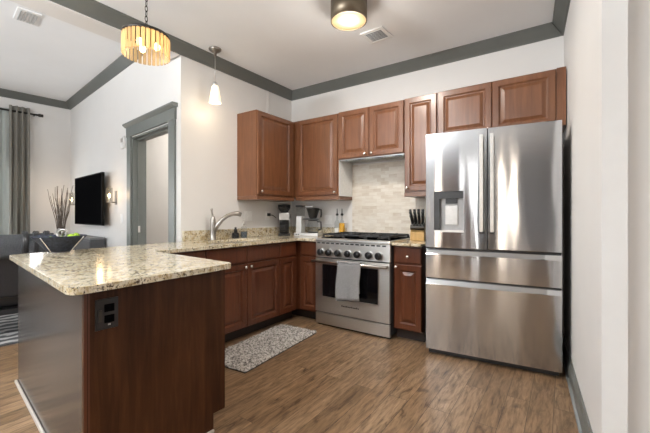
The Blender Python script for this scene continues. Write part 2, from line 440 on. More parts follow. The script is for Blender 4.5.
def cornice(name, path, inward, z, mat='trim_grey'):
    """Angled crown strip along a straight run; inward = unit vector into the room."""
    a, b = [Vector((*p, 0)) for p in path]; n = Vector((*inward, 0))
    prof = [(0, -.105), (.012, -.105), (.024, -.085), (.078, -.018), (.088, -.012), (.088, 0), (0, 0)]
    (ma, mb_) = (0, 0)
    vs = []
    d = (b-a).normalized()
    for end, s in ((a, 1), (b, -1)):
        for o, h in prof:
            p = end + n*o + d*(s*o); vs.append((p.x, p.y, z+h))
    k = len(prof)
    fs = [tuple(range(k)), tuple(range(2*k-1, k-1, -1))]+[(i, (i+1)%k, k+(i+1)%k, k+i) for i in range(k)]
    return MB().add(vs, fs).build(name, mat, kind='structure')
cornice('trim_2', ((0,-7.5),(0,0)), (1,0), HK)
cornice('trim_3', ((0,0),(3.095,0)), (0,-1), HK)
cornice('trim_4', ((3.095,0),(rwx(-1.83),-1.83)), (-.9973,-.0738), HK)
p = [LT(4.06,0)[:2], LT(.0,0)[:2]]
cornice('trim_5', (p[0], p[1]), (-Ln.x,-Ln.y), HL)
q = Vector((-4.031,-1.199)) - Vector((.1,.995))*6.2
cornice('trim_6', (tuple(q), (-4.031,-1.199)), (.995,-.1), HL)

def baseboard(name, a, b, n, h=.135):
    a = Vector((*a,0)); b = Vector((*b,0)); n = Vector((*n,0))
    prof = [(0,0),(.030,0),(.030,.012),(.018,.020),(.018,h-.035),(.012,h-.02),(.010,h),(0,h)]
    vs = []
    for e in (a,b):
        for o,z in prof:
            p = e+n*o; vs.append((p.x,p.y,z))
    k = len(prof); fs = [tuple(range(k)), tuple(range(2*k-1,k-1,-1))]+[(i,(i+1)%k,k+(i+1)%k,k+i) for i in range(k)]
    return MB().add(vs, fs).build(name, 'trim_grey', kind='structure')
baseboard('baseboard_right', (rwx(-1.83),-1.83), (rwx(-.02),-.02), (-.9973,-.0738), .14)
baseboard('baseboard_far', LT(4.05,0)[:2], LT(1.38,0)[:2], (-Ln.x,-Ln.y), .16)
baseboard('baseboard_living', (-4.09,-2.0), (-4.033,-1.22), (.995,-.1), .16)

# door casing of the living room doorway
d1 = bpy.data.objects.new('door_1', None); COL.objects.link(d1); d1.location = P0; d1.rotation_euler = (0,0,LR); d1['kind'] = 'structure'
B(-1.365,-1.245,-.022,0,0,2.13).build('casing', 'casing', d1, bevel=.004)
B(-.23,-.095,-.022,0,0,2.13).build('casing', 'casing', d1, bevel=.004)
B(-1.375,-.085,-.026,0,2.13,2.25).build('head_casing', 'casing', d1, bevel=.003)
MB().add([(x,y,z) for x in (-1.40,-.06) for y,z in ((0,2.25),(-.03,2.25),(-.06,2.275),(-.06,2.29),(0,2.29))],
   [(0,1,2,3,4),(9,8,7,6,5)]+[(i,(i+1)%5,5+(i+1)%5,5+i) for i in range(5)]).build('crown_cap', 'casing', d1)
j = MB(); j.box(-1.25,-1.232,0,.16,0,2.12); j.box(-.243,-.225,0,.16,0,2.12); j.box(-1.25,-.225,0,.16,2.10,2.12)
j.box(-1.232,-1.218,.05,.09,0,2.10); j.box(-.257,-.243,.05,.09,0,2.10); j.box(-1.232,-.243,.05,.09,2.085,2.10)
j.build('jamb', 'casing', d1)
B(-1.2175,-1.2165,.058,.082,.96,1.04).build('strike_plate', 'light_metal', d1)
point('hall_fill', LT(1.6,-.62,2.75), 55, (1,.93,.85), .12)  # added unseen fill that brightens the hall beyond the doorway

# backsplash tile behind the range
B(.969, 1.90, -.008, 0, .93, 1.78).build('trim_7', 'tile', kind='structure')

# ------------------------------------------------------------------ cabinets
DOOR = [(0,.004),(.004,0),(.050,0),(.053,.005),(.058,.008),(.061,.013),(.068,.0135),(.094,.003),(.098,.002)]
DRAW = [(0,.004),(.006,0)]
def knob(parent, x, y, z, r=.0155):
    k = MB().lathe([(.005,0),(.005,.012),(.010,.014),(r,.020),(r,.026),(r*.7,.031),(.0001,.033)], 18)
    k.xf(Matrix.Translation((x,y,z)) @ Matrix.Rotation(radians(90),4,'X'))
    return k.build('knob', 'knob', parent)
def door(parent, x0, x1, z0, z1, yf, mat, kn=None, steps=DOOR, name='door'):
    d = MB().panel(x0,x1,z0,z1,yf+.02,yf,steps).build(name, mat, parent)
    if kn: knob(d, kn[0], yf, kn[1])
    return d
def base_cab(name, label, loc, rotz, w, fronts, d=.59, x0=0., mat='cherry_base_shaded', group=None, sink=False):
    t = thing(name, label, 'cabinet', loc, rotz, group)
    c = MB(); 
    if sink:
        c.box(x0, w, -d, 0, .10, .66); c.box(x0, w, -d, -d+.03, .66, .886); c.box(x0, x0+.018, -d+.03, 0, .66, .886); c.box(w-.018, w, -d+.03, 0, .66, .886)
    else: c.box(x0, w, -d, 0, .10, .886)
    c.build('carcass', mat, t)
    B(x0, w, -d+.07, -.02, 0, .0995).build('toe_kick', 'toe', t)
    for f in fronts:
        kind = f[0]
        if kind == 'door': door(t, *f[1:5], -d-.02, mat, f[5])
        elif kind == 'drawer': door(t, *f[1:5], -d-.02, mat, f[5], DRAW, 'drawer_front')
    return t
R90 = radians(90)
# sink wall (fronts face +x): local x = world y - y0
base_cab('base_cabinet', 'narrow cherry base cabinet under the coffee grinder, between sink cabinet and inner corner', (0.001,-.915,0), R90, .300,
   [('drawer',.004,.262,.728,.874,None), ('door',.004,.262,.113,.710,None)])
base_cab('base_cabinet', 'cherry sink base cabinet with two doors and paired nickel knobs behind grey rug', (.001,-1.84,0), R90, .924,
   [('drawer',.004,.458,.728,.874,None), ('drawer',.466,.920,.728,.874,None), ('door',.004,.458,.113,.710,(.428,.682)), ('door',.466,.920,.113,.710,(.497,.682))], sink=True)
base_cab('base_cabinet', 'cherry base cabinet mostly hidden behind the peninsula, left of the sink', (.001,-2.27,0), R90, .429,
   [('drawer',.03,.425,.728,.874,None), ('door',.03,.425,.113,.710,None)])
base_cab('base_cabinet', 'cherry corner base cabinet immediately left of the steel range', (.001,-.001,0), 0, .887,
   [('drawer',.640,.880,.728,.874,None), ('door',.640,.880,.113,.710,None)], d=.588, x0=0.01)
base_cab('base_cabinet', 'cherry base cabinet with one drawer between range and refrigerator', (1.762,-.001,0), 0, .275,
   [('drawer',.018,.272,.728,.874,(.150,.790)), ('door',.018,.272,.113,.710,(.038,.690))], d=.588)

def upper_cab(label, loc, rotz, w, z0, z1, fronts, d=.31, x0=0., rail=True, rx0=None, rx1=None, group='cherry wall cabinets'):
    t = thing('wall_cabinet', label, 'cabinet', loc, rotz)
    zb = z0+(.042 if rail else 0)
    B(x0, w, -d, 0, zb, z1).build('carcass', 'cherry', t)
    if rail:
        B(x0 if rx0 is None else rx0, w if rx1 is None else rx1, -d-.012, -.0, z0, z0+.0415).build('light_rail', 'cherry_rail', t, bevel=.004)
    for f in fronts: door(t, *f[:4], -d-.02, 'cherry', f[4])
    return t
upper_cab('cherry wall cabinet above the sink run with its wide side panel facing the living room', (.001,-.968,0), R90, .638, 1.346, 2.335,
   [(.006,.583,1.405,2.328,(.05,1.438))])
u = upper_cab('tall cherry wall cabinet above the coffee maker, in the room corner', (.002,-.001,0), 0, .964, 1.352, 2.342,
   [(.372,.952,1.408,2.335,(.925,1.438))], x0=.001, rx0=.332)
B(.9645,.9675,-.309,0,1.395,1.804).build('side_panel', 'white_plastic', u)['label'] = 'white laminate side panel'
upper_cab('short two-door cherry wall cabinet above the range hood', (.969,-.001,0), 0, .788, 1.806, 2.350,
   [(.006,.391,1.812,2.343,(.350,1.838)), (.397,.784,1.812,2.343,(.432,1.838))], rail=False)
upper_cab('narrow tall cherry wall cabinet above the knife block', (1.759,-.001,0), 0, .336, 1.36, 2.356,
   [(.010,.328,1.415,2.349,(.040,1.445))])
u = upper_cab('wide two-door cherry wall cabinet above the refrigerator', (2.097,-.001,0), 0, .950, 1.895, 2.358,
   [(.006,.473,1.905,2.351,None), (.479,.946,1.905,2.351,None)], rail=False)
B(.951,1.014,-.318,0,1.895,2.361).build('filler_strip', 'cherry', u)

# ------------------------------------------------------------------ range hood
h = thing('range_hood', 'slim steel range hood insert under the short wall cabinet over the range', 'range hood', (1.363,-.001,1.786))
B(-.388,.388,-.30,-.010,.011,.0195).build('housing','steel_plain',h)
B(-.33,.385,-.285,-.12,.001,.0105).build('filter', 'mesh', h)

# ------------------------------------------------------------------ countertops
def counter_mesh(outer, inner=None, z0=.877, z1=.915):
    bm = bmesh.new()
    def loop(pts):
        vs = [bm.verts.new((x,y,z1)) for x,y in pts]
        return [bm.edges.new((vs[i], vs[(i+1)%len(vs)])) for i in range(len(vs))]
    ed = loop(outer)
    if inner: ed += loop(inner)
    bmesh.ops.triangle_fill(bm, use_beauty=True, edges=ed)
    bmesh.ops.dissolve_limit(bm, angle_limit=.01, verts=bm.verts, edges=bm.edges) if not inner else None
    r = bmesh.ops.extrude_face_region(bm, geom=list(bm.faces))
    for v in [g for g in r['geom'] if isinstance(g, bmesh.types.BMVert)]: v.co.z = z0
    bmesh.ops.recalc_face_normals(bm, faces=bm.faces)
    me = bpy.data.meshes.new('slab'); bm.to_mesh(me); bm.free(); return me
def rounded(p, a, b, r, n=6):
    p=Vector(p); a=(Vector(a)-p).normalized(); b=(Vector(b)-p).normalized()
    c = p+a*r+b*r; out=[]
    s=p+a*r; e=p+b*r
    for i in range(n+1):
        t=i/n; out.append(tuple((1-t)**2*s+2*t*(1-t)*p+t*t*e))
    return out
cF=(1.655,-3.188); cR=(1.612,-2.404); tip=(.10,-2.987); inn=(.645,-2.312)
outer = [(.002,-.002),(.002,-1.69)]+rounded(tip,(.002,-1.69),cF,.03)+rounded(cF,tip,cR,.065)+rounded(cR,cF,inn,.05)+[inn,(.645,-.645),(.886,-.645),(.886,-.002)]
SX0,SX1,SY0,SY1 = .16,.50,-1.70,-1.02
inner = []
for c,(a,b) in (((SX0,SY0),((SX0,SY1),(SX1,SY0))),((SX1,SY0),((SX0,SY0),(SX1,SY1))),((SX1,SY1),((SX1,SY0),(SX0,SY1))),((SX0,SY1),((SX1,SY1),(SX0,SY0)))):
    inner += rounded(c,a,b,.06,4)
ct = thing('granite_countertop', 'large speckled beige granite countertop over sink run and peninsula', 'countertop', (0,0,.887))
me = counter_mesh(outer, inner, 0, .028); me.materials.append(M['granite'])
o = bpy.data.objects.new('slab', me); COL.objects.link(o); o.parent = ct
bv = o.modifiers.new('bevel','BEVEL'); bv.width=.008; bv.segments=3; bv.limit_method='ANGLE'; bv.angle_limit=radians(50)
B(.002,.022,-1.665,-.022,.0285,.130).build('backsplash', 'granite', ct, bevel=.003)
B(.002,.886,-.0215,-.002,.0285,.130).build('backsplash', 'granite', ct, bevel=.003)
c2 = thing('granite_countertop', 'short speckled granite countertop under the knife block, right of the range', 'countertop', (1.760,0,.887))
B(0,.285,-.645,-.010,0,.028).build('slab', 'granite', c2, bevel=.008)
B(.14,.30,-.0285,-.0085,.0285,.130).build('backsplash', 'granite', c2, bevel=.003)

# sink and faucet
s = thing('kitchen_sink', 'stainless undermount sink set into the granite countertop', 'sink', (.33,-1.36,.887))
bs = MB()
prof = [(.0,.0),(.008,-.0),(.02,-.17),(.03,-.185)]
def rr(x0,x1,y0,y1,r,z,n=5):
    out=[]
    for (cx,cy,a0) in ((x1-r,y1-r,0),(x0+r,y1-r,90),(x0+r,y0+r,180),(x1-r,y0+r,270)):
        for i in range(n+1):
            th=radians(a0+90*i/n); out.append((cx+r*cos(th),cy+r*sin(th),z))
    return out
lo = [rr(-.185,.185,-.355,.355,.07,-.001), rr(-.168,.168,-.338,.338,.06,-.001), rr(-.162,.162,-.332,.332,.06,-.18), rr(-.14,.14,-.31,.31,.05,-.19)]
k=len(lo[0]); vs=[p for l in lo for p in l]; fs=[(i*k+a,i*k+(a+1)%k,(i+1)*k+(a+1)%k,(i+1)*k+a) for i in range(3) for a in range(k)]+[tuple(3*k+a for a in range(k))]
bs.add(vs,fs,True); bs.build('basin','light_metal',s)
MB().lathe([(.0001,-.188),(.04,-.188),(.045,-.184)],20).build('drain','steel_plain',s)

fa = thing('faucet', 'brushed nickel single lever faucet with arched spout behind sink', 'faucet', (.095,-1.375,.9155))
MB().lathe([(.034,0),(.034,.006),(.029,.012),(.029,.10),(.030,.17),(.027,.205),(.020,.235),(.012,.248)],24).build('body','nickel',fa)
MB().tube([(0,0,.235),(-.004,-.004,.262),(-.006,-.010,.300),(-.004,-.016,.325)],[.013,.010,.010,.014],12).build('lever','nickel',fa)
sp=[(.010,.01,.10),(.03,.035,.155),(.055,.07,.21),(.085,.115,.25),(.115,.165,.272),(.14,.21,.275),(.155,.24,.262)]
MB().tube(sp,[.026,.025,.023,.021,.021,.026,.023],14).build('spout','nickel',fa)

# soap containers
s = thing('soap_bottle', 'short dark soap bottle beside the sink', 'bottle', (.085,-1.065,.9155))
MB().lathe([(.036,0),(.038,.004),(.038,.052),(.030,.062),(.015,.066)],22).build('body','smoke',s)
MB().lathe([(.031,.003),(.034,.008),(.034,.030),(.0001,.032)],22).build('soap','black',s)
MB().lathe([(.020,.066),(.020,.098),(.012,.104),(.012,.122),(.0001,.124)],18).build('cap','black',s)
s = thing('soap_dispenser', 'tall clear pump soap dispenser holding blue liquid by sink', 'soap dispenser', (.11,-.965,.9155))
MB().lathe([(.034,0),(.037,.004),(.037,.105),(.030,.125),(.013,.138),(.013,.152)],22).build('bottle','clear',s)
MB().lathe([(.032,.004),(.034,.008),(.034,.07),(.0001,.071)],22).build('liquid','water',s)
p=MB().lathe([(.015,.150),(.015,.168),(.005,.170),(.005,.200),(.011,.202),(.011,.212),(.0001,.214)],16); p.tube([(0,0,.207),(.035,-.02,.207),(.045,-.026,.200)],.005,8)
p.build('pump','light_metal',s)

# wall plates
def plate(label, loc, rotz, w=.072, h=.116, kind='outlet', name='wall_outlet', cat='outlet', mat='white_plastic'):
    t = thing(name, label, cat, loc, rotz)
    B(-w/2,w/2,-.006,0,-h/2,h/2).build('cover_plate', mat, t, bevel=.002)
    if kind=='outlet':
        for dz in (.02,-.02): B(-.017,.017,-.009,-.006,dz-.014,dz+.014).build('socket', mat, t, bevel=.002)
    else: B(-.012,.012,-.011,-.006,-.024,.024).build('rocker', mat, t, bevel=.002)
    return t
plate('white wall outlet beside the coffee grinder with a black plug in it', (.0005,-.475,1.165), R90)
plate('white wall plate on the sink wall behind the pump dispenser', (.0005,-.80,1.165), R90, .116, .116, 'switch', 'wall_switch', 'switch')
plate('white wall outlet behind the coffee maker, left of the oil bottles', (.615,-.0005,1.115), 0, .116,.116)
pc = thing('power_plug', 'black plug and cord running from the wall outlet to the coffee grinder', 'plug', (.0105,-.475,1.175), R90)
B(-.016,.016,-.035,0,-.016,.022).build('plug_body','black',pc,bevel=.005)
MB().tube([(0,-.034,0),(.03,-.055,-.005),(.06,-.06,-.022),(.085,-.062,-.040)],.005,8).build('cord','black',pc)
plate('white light switch on the wall left of the grey doorway', LT(1.585,0,1.125), LR, .075,.12,'switch','wall_switch','switch')
plate('white light switch on the hall wall seen through the doorway', LT(2.07,-1.1195,1.19), LR, .075,.12,'switch','wall_switch','switch')
t = thing('thermostat','white wall thermostat box left of the doorway head','thermostat',LT(1.505,0,2.09),LR)
B(-.05,.05,-.03,0,-.075,.075).build('housing','white_plastic',t,bevel=.006); B(-.035,.035,-.032,-.0305,.0,.05).build('display','light_metal',t)

# ------------------------------------------------------------------ peninsula body
pn = thing('peninsula_cabinet', 'dark stained wooden peninsula under the granite top with black outlet on its end', 'cabinet', (1.512,-3.09,0))
def rel(p): return (p[0]-1.512, p[1]+3.09)
eN=(1.512,-3.09); eF=(1.536,-2.404); lN=(-.04,-2.905); lF=(.66,-2.28)
body=[rel(p) for p in ((1.497,-3.075),(1.514,-2.442),(.648,-2.286),(.60,-2.27),(.60,-2.285),(-.03,-2.25),(-.035,-2.893))]
MB().prism([rel(p) for p in ((1.494,-3.072),(1.517,-2.41),(.62,-2.31),(.002,-2.30),(-.036,-2.892))],.10,.886).build('carcass','cherry_base_shaded',pn)
MB().prism([rel(p) for p in ((1.494,-3.070),(1.514,-2.48),(.64,-2.37),(-.03,-2.885))],0,.0995).build('toe_kick','toe',pn)
# end panel with toe notch, running along the end
e = MB(); d=(Vector(eF)-Vector(eN)); ln=d.length; th=.016
prof=[(0,0),(ln-.075,0),(ln-.075,.10),(ln,.10),(ln,.886),(0,.886)]
ep = MB(); ep.prism(prof,0,th)
ang=math.atan2(d.y,d.x)
# prism lies in XY: stand it up: local (u, z) -> along the end, thickness inwards
mx = Matrix.Rotation(ang,4,'Z') @ Matrix.Rotation(radians(90),4,'X')
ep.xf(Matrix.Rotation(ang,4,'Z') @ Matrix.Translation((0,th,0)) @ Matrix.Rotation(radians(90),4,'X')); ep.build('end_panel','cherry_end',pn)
st = MB(); st.box(.0,.022,-.004,0,0,.885); st.xf(Matrix.Rotation(ang,4,'Z')); st.build('corner_strip','cherry_base_shaded',pn)
dd=(Vector(lN)-Vector(eN)); l2=dd.length; a2=math.atan2(dd.y,dd.x)
bp = MB(); bp.box(-.003,l2,-.014,0,0,.886); bp.xf(Matrix.Rotation(a2,4,'Z')); bp.build('back_panel','dark_panel',pn)
sm = MB(); sm.box(-.014,l2+.03,.0005,.016,0,.022); sm.xf(Matrix.Rotation(a2,4,'Z')); sm.build('shoe_molding','quarter',pn,bevel=.006,seg=3)
sm = MB(); sm.box(ln-.15,ln-.076,-.014,-.0,0,.02); sm.xf(Matrix.Rotation(ang,4,'Z')); sm.build('shoe_molding','quarter',pn,bevel=.006,seg=3)
# outlet on the end (part of the fitted panel)
oc = MB(); oc.box(.040,.128,-.007,-.0005,.700,.828); oc.xf(Matrix.Rotation(ang,4,'Z')); oc=oc.build('outlet_plate','black',pn,bevel=.002); oc['label']='black combination outlet and switch plate'
x = MB(); x.box(.050,.064,-.011,-.007,.735,.783); x.xf(Matrix.Rotation(ang,4,'Z')); x.build('rocker','dark_metal',oc)
for z in (.788,.742):
    x = MB(); x.box(.073,.112,-.009,-.007,z-.016,z+.016); x.xf(Matrix.Rotation(ang,4,'Z')); x.build('socket','black_gloss',oc,bevel=.003)
x = MB(); x.box(.086,.096,-.0105,-.009,.716,.722); x.xf(Matrix.Rotation(ang,4,'Z')); x.build('test_button','steel_plain',oc)

# ------------------------------------------------------------------ range
RW=.432
rg = thing('gas_range','stainless steel gas range with seven knobs and black grates','stove',(1.3235,-.02,0))
yf=-.64
B(-RW,RW,yf+.03,-.0,.035,.893).build('body','fridge_side',rg)
B(-RW,RW,yf+.005,yf+.0295,.728,.893).build('control_panel','steel_range',rg,bevel=.004)
t=MB(); t.box(-RW,RW,yf-.005,0,.8935,.928); t.build('cooktop','steel_range',rg,bevel=.010,seg=3)
vt=MB()
for i in range(14): vt.box(-RW+.02+i*.0585,-RW+.06+i*.0585,yf+.0035,yf+.006,.872,.885)
vt.build('vent_slots','black',rg)
B(-RW+.03,RW-.03,yf+.07,-.05,.9285,.934).build('burner_pan','black_gloss',rg)
B(-RW,RW,-.03,.0,.9285,.962).build('rear_trim','steel_range',rg,bevel=.004)
for i,xk in enumerate((.962,1.068,1.180,1.298,1.408,1.535,1.640)):
    k=MB().lathe([(.041,0),(.041,.006),(.036,.009)],24); m=Matrix.Translation((xk-1.3235,yf+.005,.782)) @ Matrix.Rotation(radians(90),4,'X'); k.xf(m)
    kb=k.build('knob','steel_plain',rg)
    k=MB().lathe([(.033,.009),(.034,.032),(.030,.040),(.0001,.041)],20); k.box(-.006,.006,-.030,.030,.040,.050); k.xf(m); k.build('knob_cap','black',kb)
dr=MB().panel(-RW+.004,RW-.004,.150,.716,yf+.0295,yf-.004,[(0,.004),(.004,0)])
# door slab with a window opening: four rails
x0,x1,z0,z1=-RW+.004,RW-.004,.150,.716; wx0,wx1,wz0,wz1=-.340,.310,.315,.655
dm=MB(); dm.box(x0,wx0,yf-.004,yf+.0295,z0,z1); dm.box(wx1,x1,yf-.004,yf+.0295,z0,z1); dm.box(wx0,wx1,yf-.004,yf+.0295,z0,wz0); dm.box(wx0,wx1,yf-.004,yf+.0295,wz1,z1)
od=dm.build('oven_door','steel_range',rg)
fr=MB()
for a in ((wx0-.012,wx1+.012,wz0-.012,wz0),(wx0-.012,wx1+.012,wz1,wz1+.012),(wx0-.012,wx0,wz0,wz1),(wx1,wx1+.012,wz0,wz1)): fr.box(a[0],a[1],yf-.008,yf-.0035,a[2],a[3])
fr.build('window_frame','light_metal',od)
B(wx0,wx1,yf+.002,yf+.010,wz0,wz1).build('window_pane','glass_dark',od)
hd=MB(); hd.tube([(-RW+.002,yf-.07,.690),(RW-.002,yf-.07,.690)],.013,14)
for sx in (-1,1): hd.box(sx*(RW-.030)-.012,sx*(RW-.030)+.012,yf-.062,yf-.004,.680,.700)
hd.build('handle','light_metal',od)
bd=MB(); xx=-.10
for i in range(11):
    wl=.010+.006*((i*7)%3)/2; bd.box(xx,xx+wl,yf-.0052,yf-.0042,.238,.238+.010+.005*((i*5)%3==0)); xx+=wl+.006
bd.build('badge','dark_metal',od)
B(-RW+.004,RW-.004,yf-.002,yf+.0295,.022,.136).build('storage_drawer','steel_range',rg,bevel=.003)
for sx in (-1,1):
    for y in (yf+.06,-.05): MB().lathe([(.018,0),(.018,.034)],14,(sx*(RW-.05),y,0)).build('leg','black',rg)
B(-RW+.01,RW-.01,yf+.031,yf+.05,.0,.034).build('kick_plate','black',rg)
# burners and grates
for bx,by,r in ((-.27,-.45,.045),(-.27,-.18,.038),(0,-.315,.055),(.27,-.45,.045),(.27,-.18,.038)):
    b_=MB().lathe([(r*1.3,0),(r*1.3,.006),(r,.008),(r,.017),(r*.9,.020),(.0001,.020)],22,(bx,by,.934)); b_.build('burner','black_iron',rg)
for gx in (-.262,0,.262):
    g=MB(); a=.124; y0,y1=yf+.085,-.065; zt0,zt1=.956,.972
    for y in (y0,y1,(y0+y1)/2): g.box(gx-a,gx+a,y-.007,y+.007,zt0,zt1)
    for x in (-a,a): g.box(gx+x-.007,gx+x+.007,y0,y1,zt0,zt1)
    for y in ((y0*3+y1)/4,(y0+y1*3)/4):
        g.box(gx-a,gx-.035,y-.006,y+.006,zt0,zt1+.004); g.box(gx+.035,gx+a,y-.006,y+.006,zt0,zt1+.004)
    g.box(gx-.006,gx+.006,y0,y0+.10,zt0,zt1+.004); g.box(gx-.006,gx+.006,y1-.10,y1,zt0,zt1+.004)
    for x in (-a,a):
        for y in (y0,y1): g.box(gx+x-.008,gx+x+.008,y-.008,y+.008,.9345,zt0)
    g.build('grate','black_iron',rg)

# dish towel folded over the oven handle
tw = thing('dish_towel','grey dish towel hanging folded over the oven door handle','towel',(1.372,-.73,.685))
def towel_sheet(x0,x1,zb,yo,seed,tilt=0.0,n=14,m=16):
    r=random.Random(seed); vs=[]
    for j in range(m+1):
        t=j/m
        for i in range(n+1):
            u=i/n
            z=-t*(.016-zb)+.016 if False else .016+(zb-.016)*t
            x=x0+(x1-x0)*u+tilt*t+.006*sin(5*t+seed)
            y=yo-.008*sin(u*9+seed)*t-.004*sin(u*17+2*seed)*t
            vs.append((x,y,z+(.02*(u-.5)*t)))
    fs=[(j*(n+1)+i,j*(n+1)+i+1,(j+1)*(n+1)+i+1,(j+1)*(n+1)+i) for j in range(m) for i in range(n)]
    return vs,fs
tm=MB(); vs,fs=towel_sheet(-.150,.112,-.350,-.019,1.3,-.012); tm.add(vs,fs,True)
vs,fs=towel_sheet(-.150,.095,-.29,.019,2.1,-.015); tm.add(vs,fs,True)
# over the bar
ov=[]
for k in range(9):
    th=pi*k/8
    for u in range(15): ov.append((-.150+.262*u/14, -.019*cos(th), .016+.010*sin(th)))
tm.add(ov,[(k*15+u,k*15+u+1,(k+1)*15+u+1,(k+1)*15+u) for k in range(8) for u in range(14)],True)
o=tm.build('cloth','towel',tw); sol=o.modifiers.new('thick','SOLIDIFY'); sol.thickness=.006; sol.offset=1
hm=MB(); vs,fs=towel_sheet(-.140,.108,-.360,-.012,1.3,-.012); 
hm.add([v for v in vs[-45:]], [(j*15+i,j*15+i+1,(j+1)*15+i+1,(j+1)*15+i) for j in range(2) for i in range(14)],True)
o=hm.build('under_fold','towel_band',tw); sol=o.modifiers.new('thick','SOLIDIFY'); sol.thickness=.004

# ------------------------------------------------------------------ refrigerator
fang=math.atan2(.0855,.9963)
rf = thing('refrigerator','large stainless steel french door refrigerator with water dispenser','refrigerator',(2.131,-.772,0),fang)
FW=.963
B(.030,FW-.030,.050,.600,.03,1.835).build('case','fridge_side',rf)
# left door with dispenser opening
dx0,dx1,dz0,dz1=.068,.300,1.035,1.372
def slab(x0,x1,z0,z1,yb=.048): return MB().box(x0,x1,0,yb,z0,z1)
lx1=.4715
L_=MB(); L_.box(.002,dx0,0,.048,.905,1.857); L_.box(dx1,lx1,0,.048,.905,1.857); L_.box(dx0,dx1,0,.048,.905,dz0); L_.box(dx0,dx1,0,.048,dz1,1.857)
ld=L_.build('left_door','steel',rf)
rd=slab(.4785,FW-.002,.905,1.857).build('right_door','steel',rf,bevel=.004)
ds=MB(); ds.box(dx0,dx1,.040,.047,dz0,dz1); B(dx0,dx0+.045,.004,.0395,dz0+.0145,dz1).build('control_strip','fridge_side',ld); ds.build('dispenser_recess','recess',ld)
B(dx0+.045,dx1,.006,.040,dz1-.06,dz1).build('dispenser_head','fridge_side',ld)
B(dx0+.09,dx0+.18,.020,.039,dz1-.10,dz1-.06).build('nozzle','black',ld)
B(dx0+.085,dx0+.185,.028,.0395,dz0+.06,dz1-.115).build('paddle','silver_paint',ld,bevel=.004)
B(dx0,dx1,.004,.04,dz0,dz0+.014).build('drip_tray','light_metal',ld)
for px,par in ((.4365,ld),(.5115,rd)):
    h=MB(); h.box(px-.0135,px+.0135,-.058,-.034,1.045,1.80); h.box(px-.010,px+.010,-.036,.0,1.05,1.085); h.box(px-.010,px+.010,-.036,.0,1.76,1.795)
    hh=h.build('handle','light_metal',par,bevel=.003)
    B(px-.0135,px+.0135,-.058,-.03,1.033,1.0445).build('handle_cap','black',hh)
def drawer(name,z0,z1):
    # concave finger lip along the top
    prof=[(0,z0),(0,z1-.045),(.004,z1-.040),(.022,z1-.006),(.024,z1),(.048,z1),(.048,z0)]
    vs=[(x,y,z) for x in (.002,FW-.002) for y,z in prof]; k=len(prof)
    fs=[tuple(range(k)),tuple(range(2*k-1,k-1,-1))]+[(i,(i+1)%k,k+(i+1)%k,k+i) for i in range(k)]
    d=MB().add(vs,fs).build(name,'steel',rf)
    return d
drawer('middle_drawer',.652,.893); drawer('freezer_drawer',.050,.640)
B(.004,FW-.004,.012,.049,.640,.652).build('drawer_gasket','black',rf); B(.004,FW-.004,.012,.049,.893,.905).build('drawer_gasket','black',rf); B(.472,.478,.012,.049,.905,1.85).build('door_gasket','black',rf)
B(.02,FW-.02,.03,.07,.012,.049).build('base_grille','black',rf)
for x in (.06,FW-.06): MB().lathe([(.022,0),(.022,.03)],14,(x,.09,0)).build('foot','black',rf)
for x in (.03,FW-.09): B(x,x+.06,.03,.11,1.858 if False else 1.8355,1.862).build('hinge_cover','fridge_side',rf)

# ------------------------------------------------------------------ small things on the counters
CT=.9155
# coffee grinder
g = thing('coffee_grinder','black and silver coffee grinder in the counter corner','coffee grinder',(.150,-.322,CT),radians(41))
B(-.075,.075,-.10,.09,0,.022).build('base','black',g,bevel=.006)
B(-.060,.060,.0,.085,.022,.20).build('back_column','black',g,bevel=.006)
b_=B(-.066,.066,-.085,.085,.195,.285).build('head','silver_paint',g,bevel=.008)
MB().lathe([(.02,0),(.02,.012),(.0001,.013)],16).xf(Matrix.Translation((.068,-.02,.245)) @ Matrix.Rotation(radians(90),4,'Y')).build('dial','black',b_)
MB().lathe([(.046,.0),(.052,.02),(.052,.10),(.050,.118)],22,(0,-.04,.024)).build('grounds_bin','smoke',g)
MB().lathe([(.044,.0),(.044,.05),(.0001,.052)],20,(0,-.04,.028)).build('grounds','black',g)
MB().lathe([(.044,.286),(.052,.30),(.078,.345),(.080,.375)],26).build('hopper','smoke',g)
MB().lathe([(.081,.375),(.081,.388),(.03,.394),(.0001,.394)],26).build('lid','black',g)
MB().lathe([(.040,.289),(.046,.30),(.070,.342),(.0001,.343)],24).build('beans','vase',g)
# coffee maker
c = thing('coffee_maker','silver and black drip coffee maker with glass carafe beside grinder','coffee maker',(.448,-.20,CT),radians(12))
b_=B(-.165,.165,-.085,.085,0,.035).build('base','silver_paint',c,bevel=.004)
for x in (-.13,-.10): B(x-.009,x+.009,-.089,-.0855,.010,.022).build('switch','black',b_)
B(-.150,-.075,-.055,.06,.0355,.245).build('boiler_column','silver_paint',c,bevel=.004)
B(-.147,-.078,-.052,.057,.2455,.36).build('water_tank','clear',c,bevel=.004)
B(-.155,-.07,-.06,.065,.3605,.380).build('tank_lid','black',c,bevel=.004)
MB().tube([(-.11,0,.345),(-.03,0,.365),(.06,0,.365),(.07,0,.352)],.008,10).build('outlet_arm','light_metal',c)
t=MB().lathe([(.035,.215),(.050,.225),(.078,.33),(.083,.335),(.083,.343),(.0001,.348)],26,(.06,0,0)); t.tube([(.135,0,.325),(.17,0,.325),(.172,0,.26),(.165,0,.23)],.010,8)
t.build('filter_basket','black',c)
B(-.075,.13,-.03,.03,.200,.2145).build('basket_shelf','black',c,bevel=.003)
cf=MB().lathe([(.062,.0),(.070,.01),(.070,.10),(.058,.135),(.058,.146)],26,(.06,0,.037)).build('carafe','clear',c)
MB().lathe([(.063,.002),(.0675,.012),(.0675,.012),(.0001,.013)],24,(.06,0,.037)).build('coffee','black',cf)
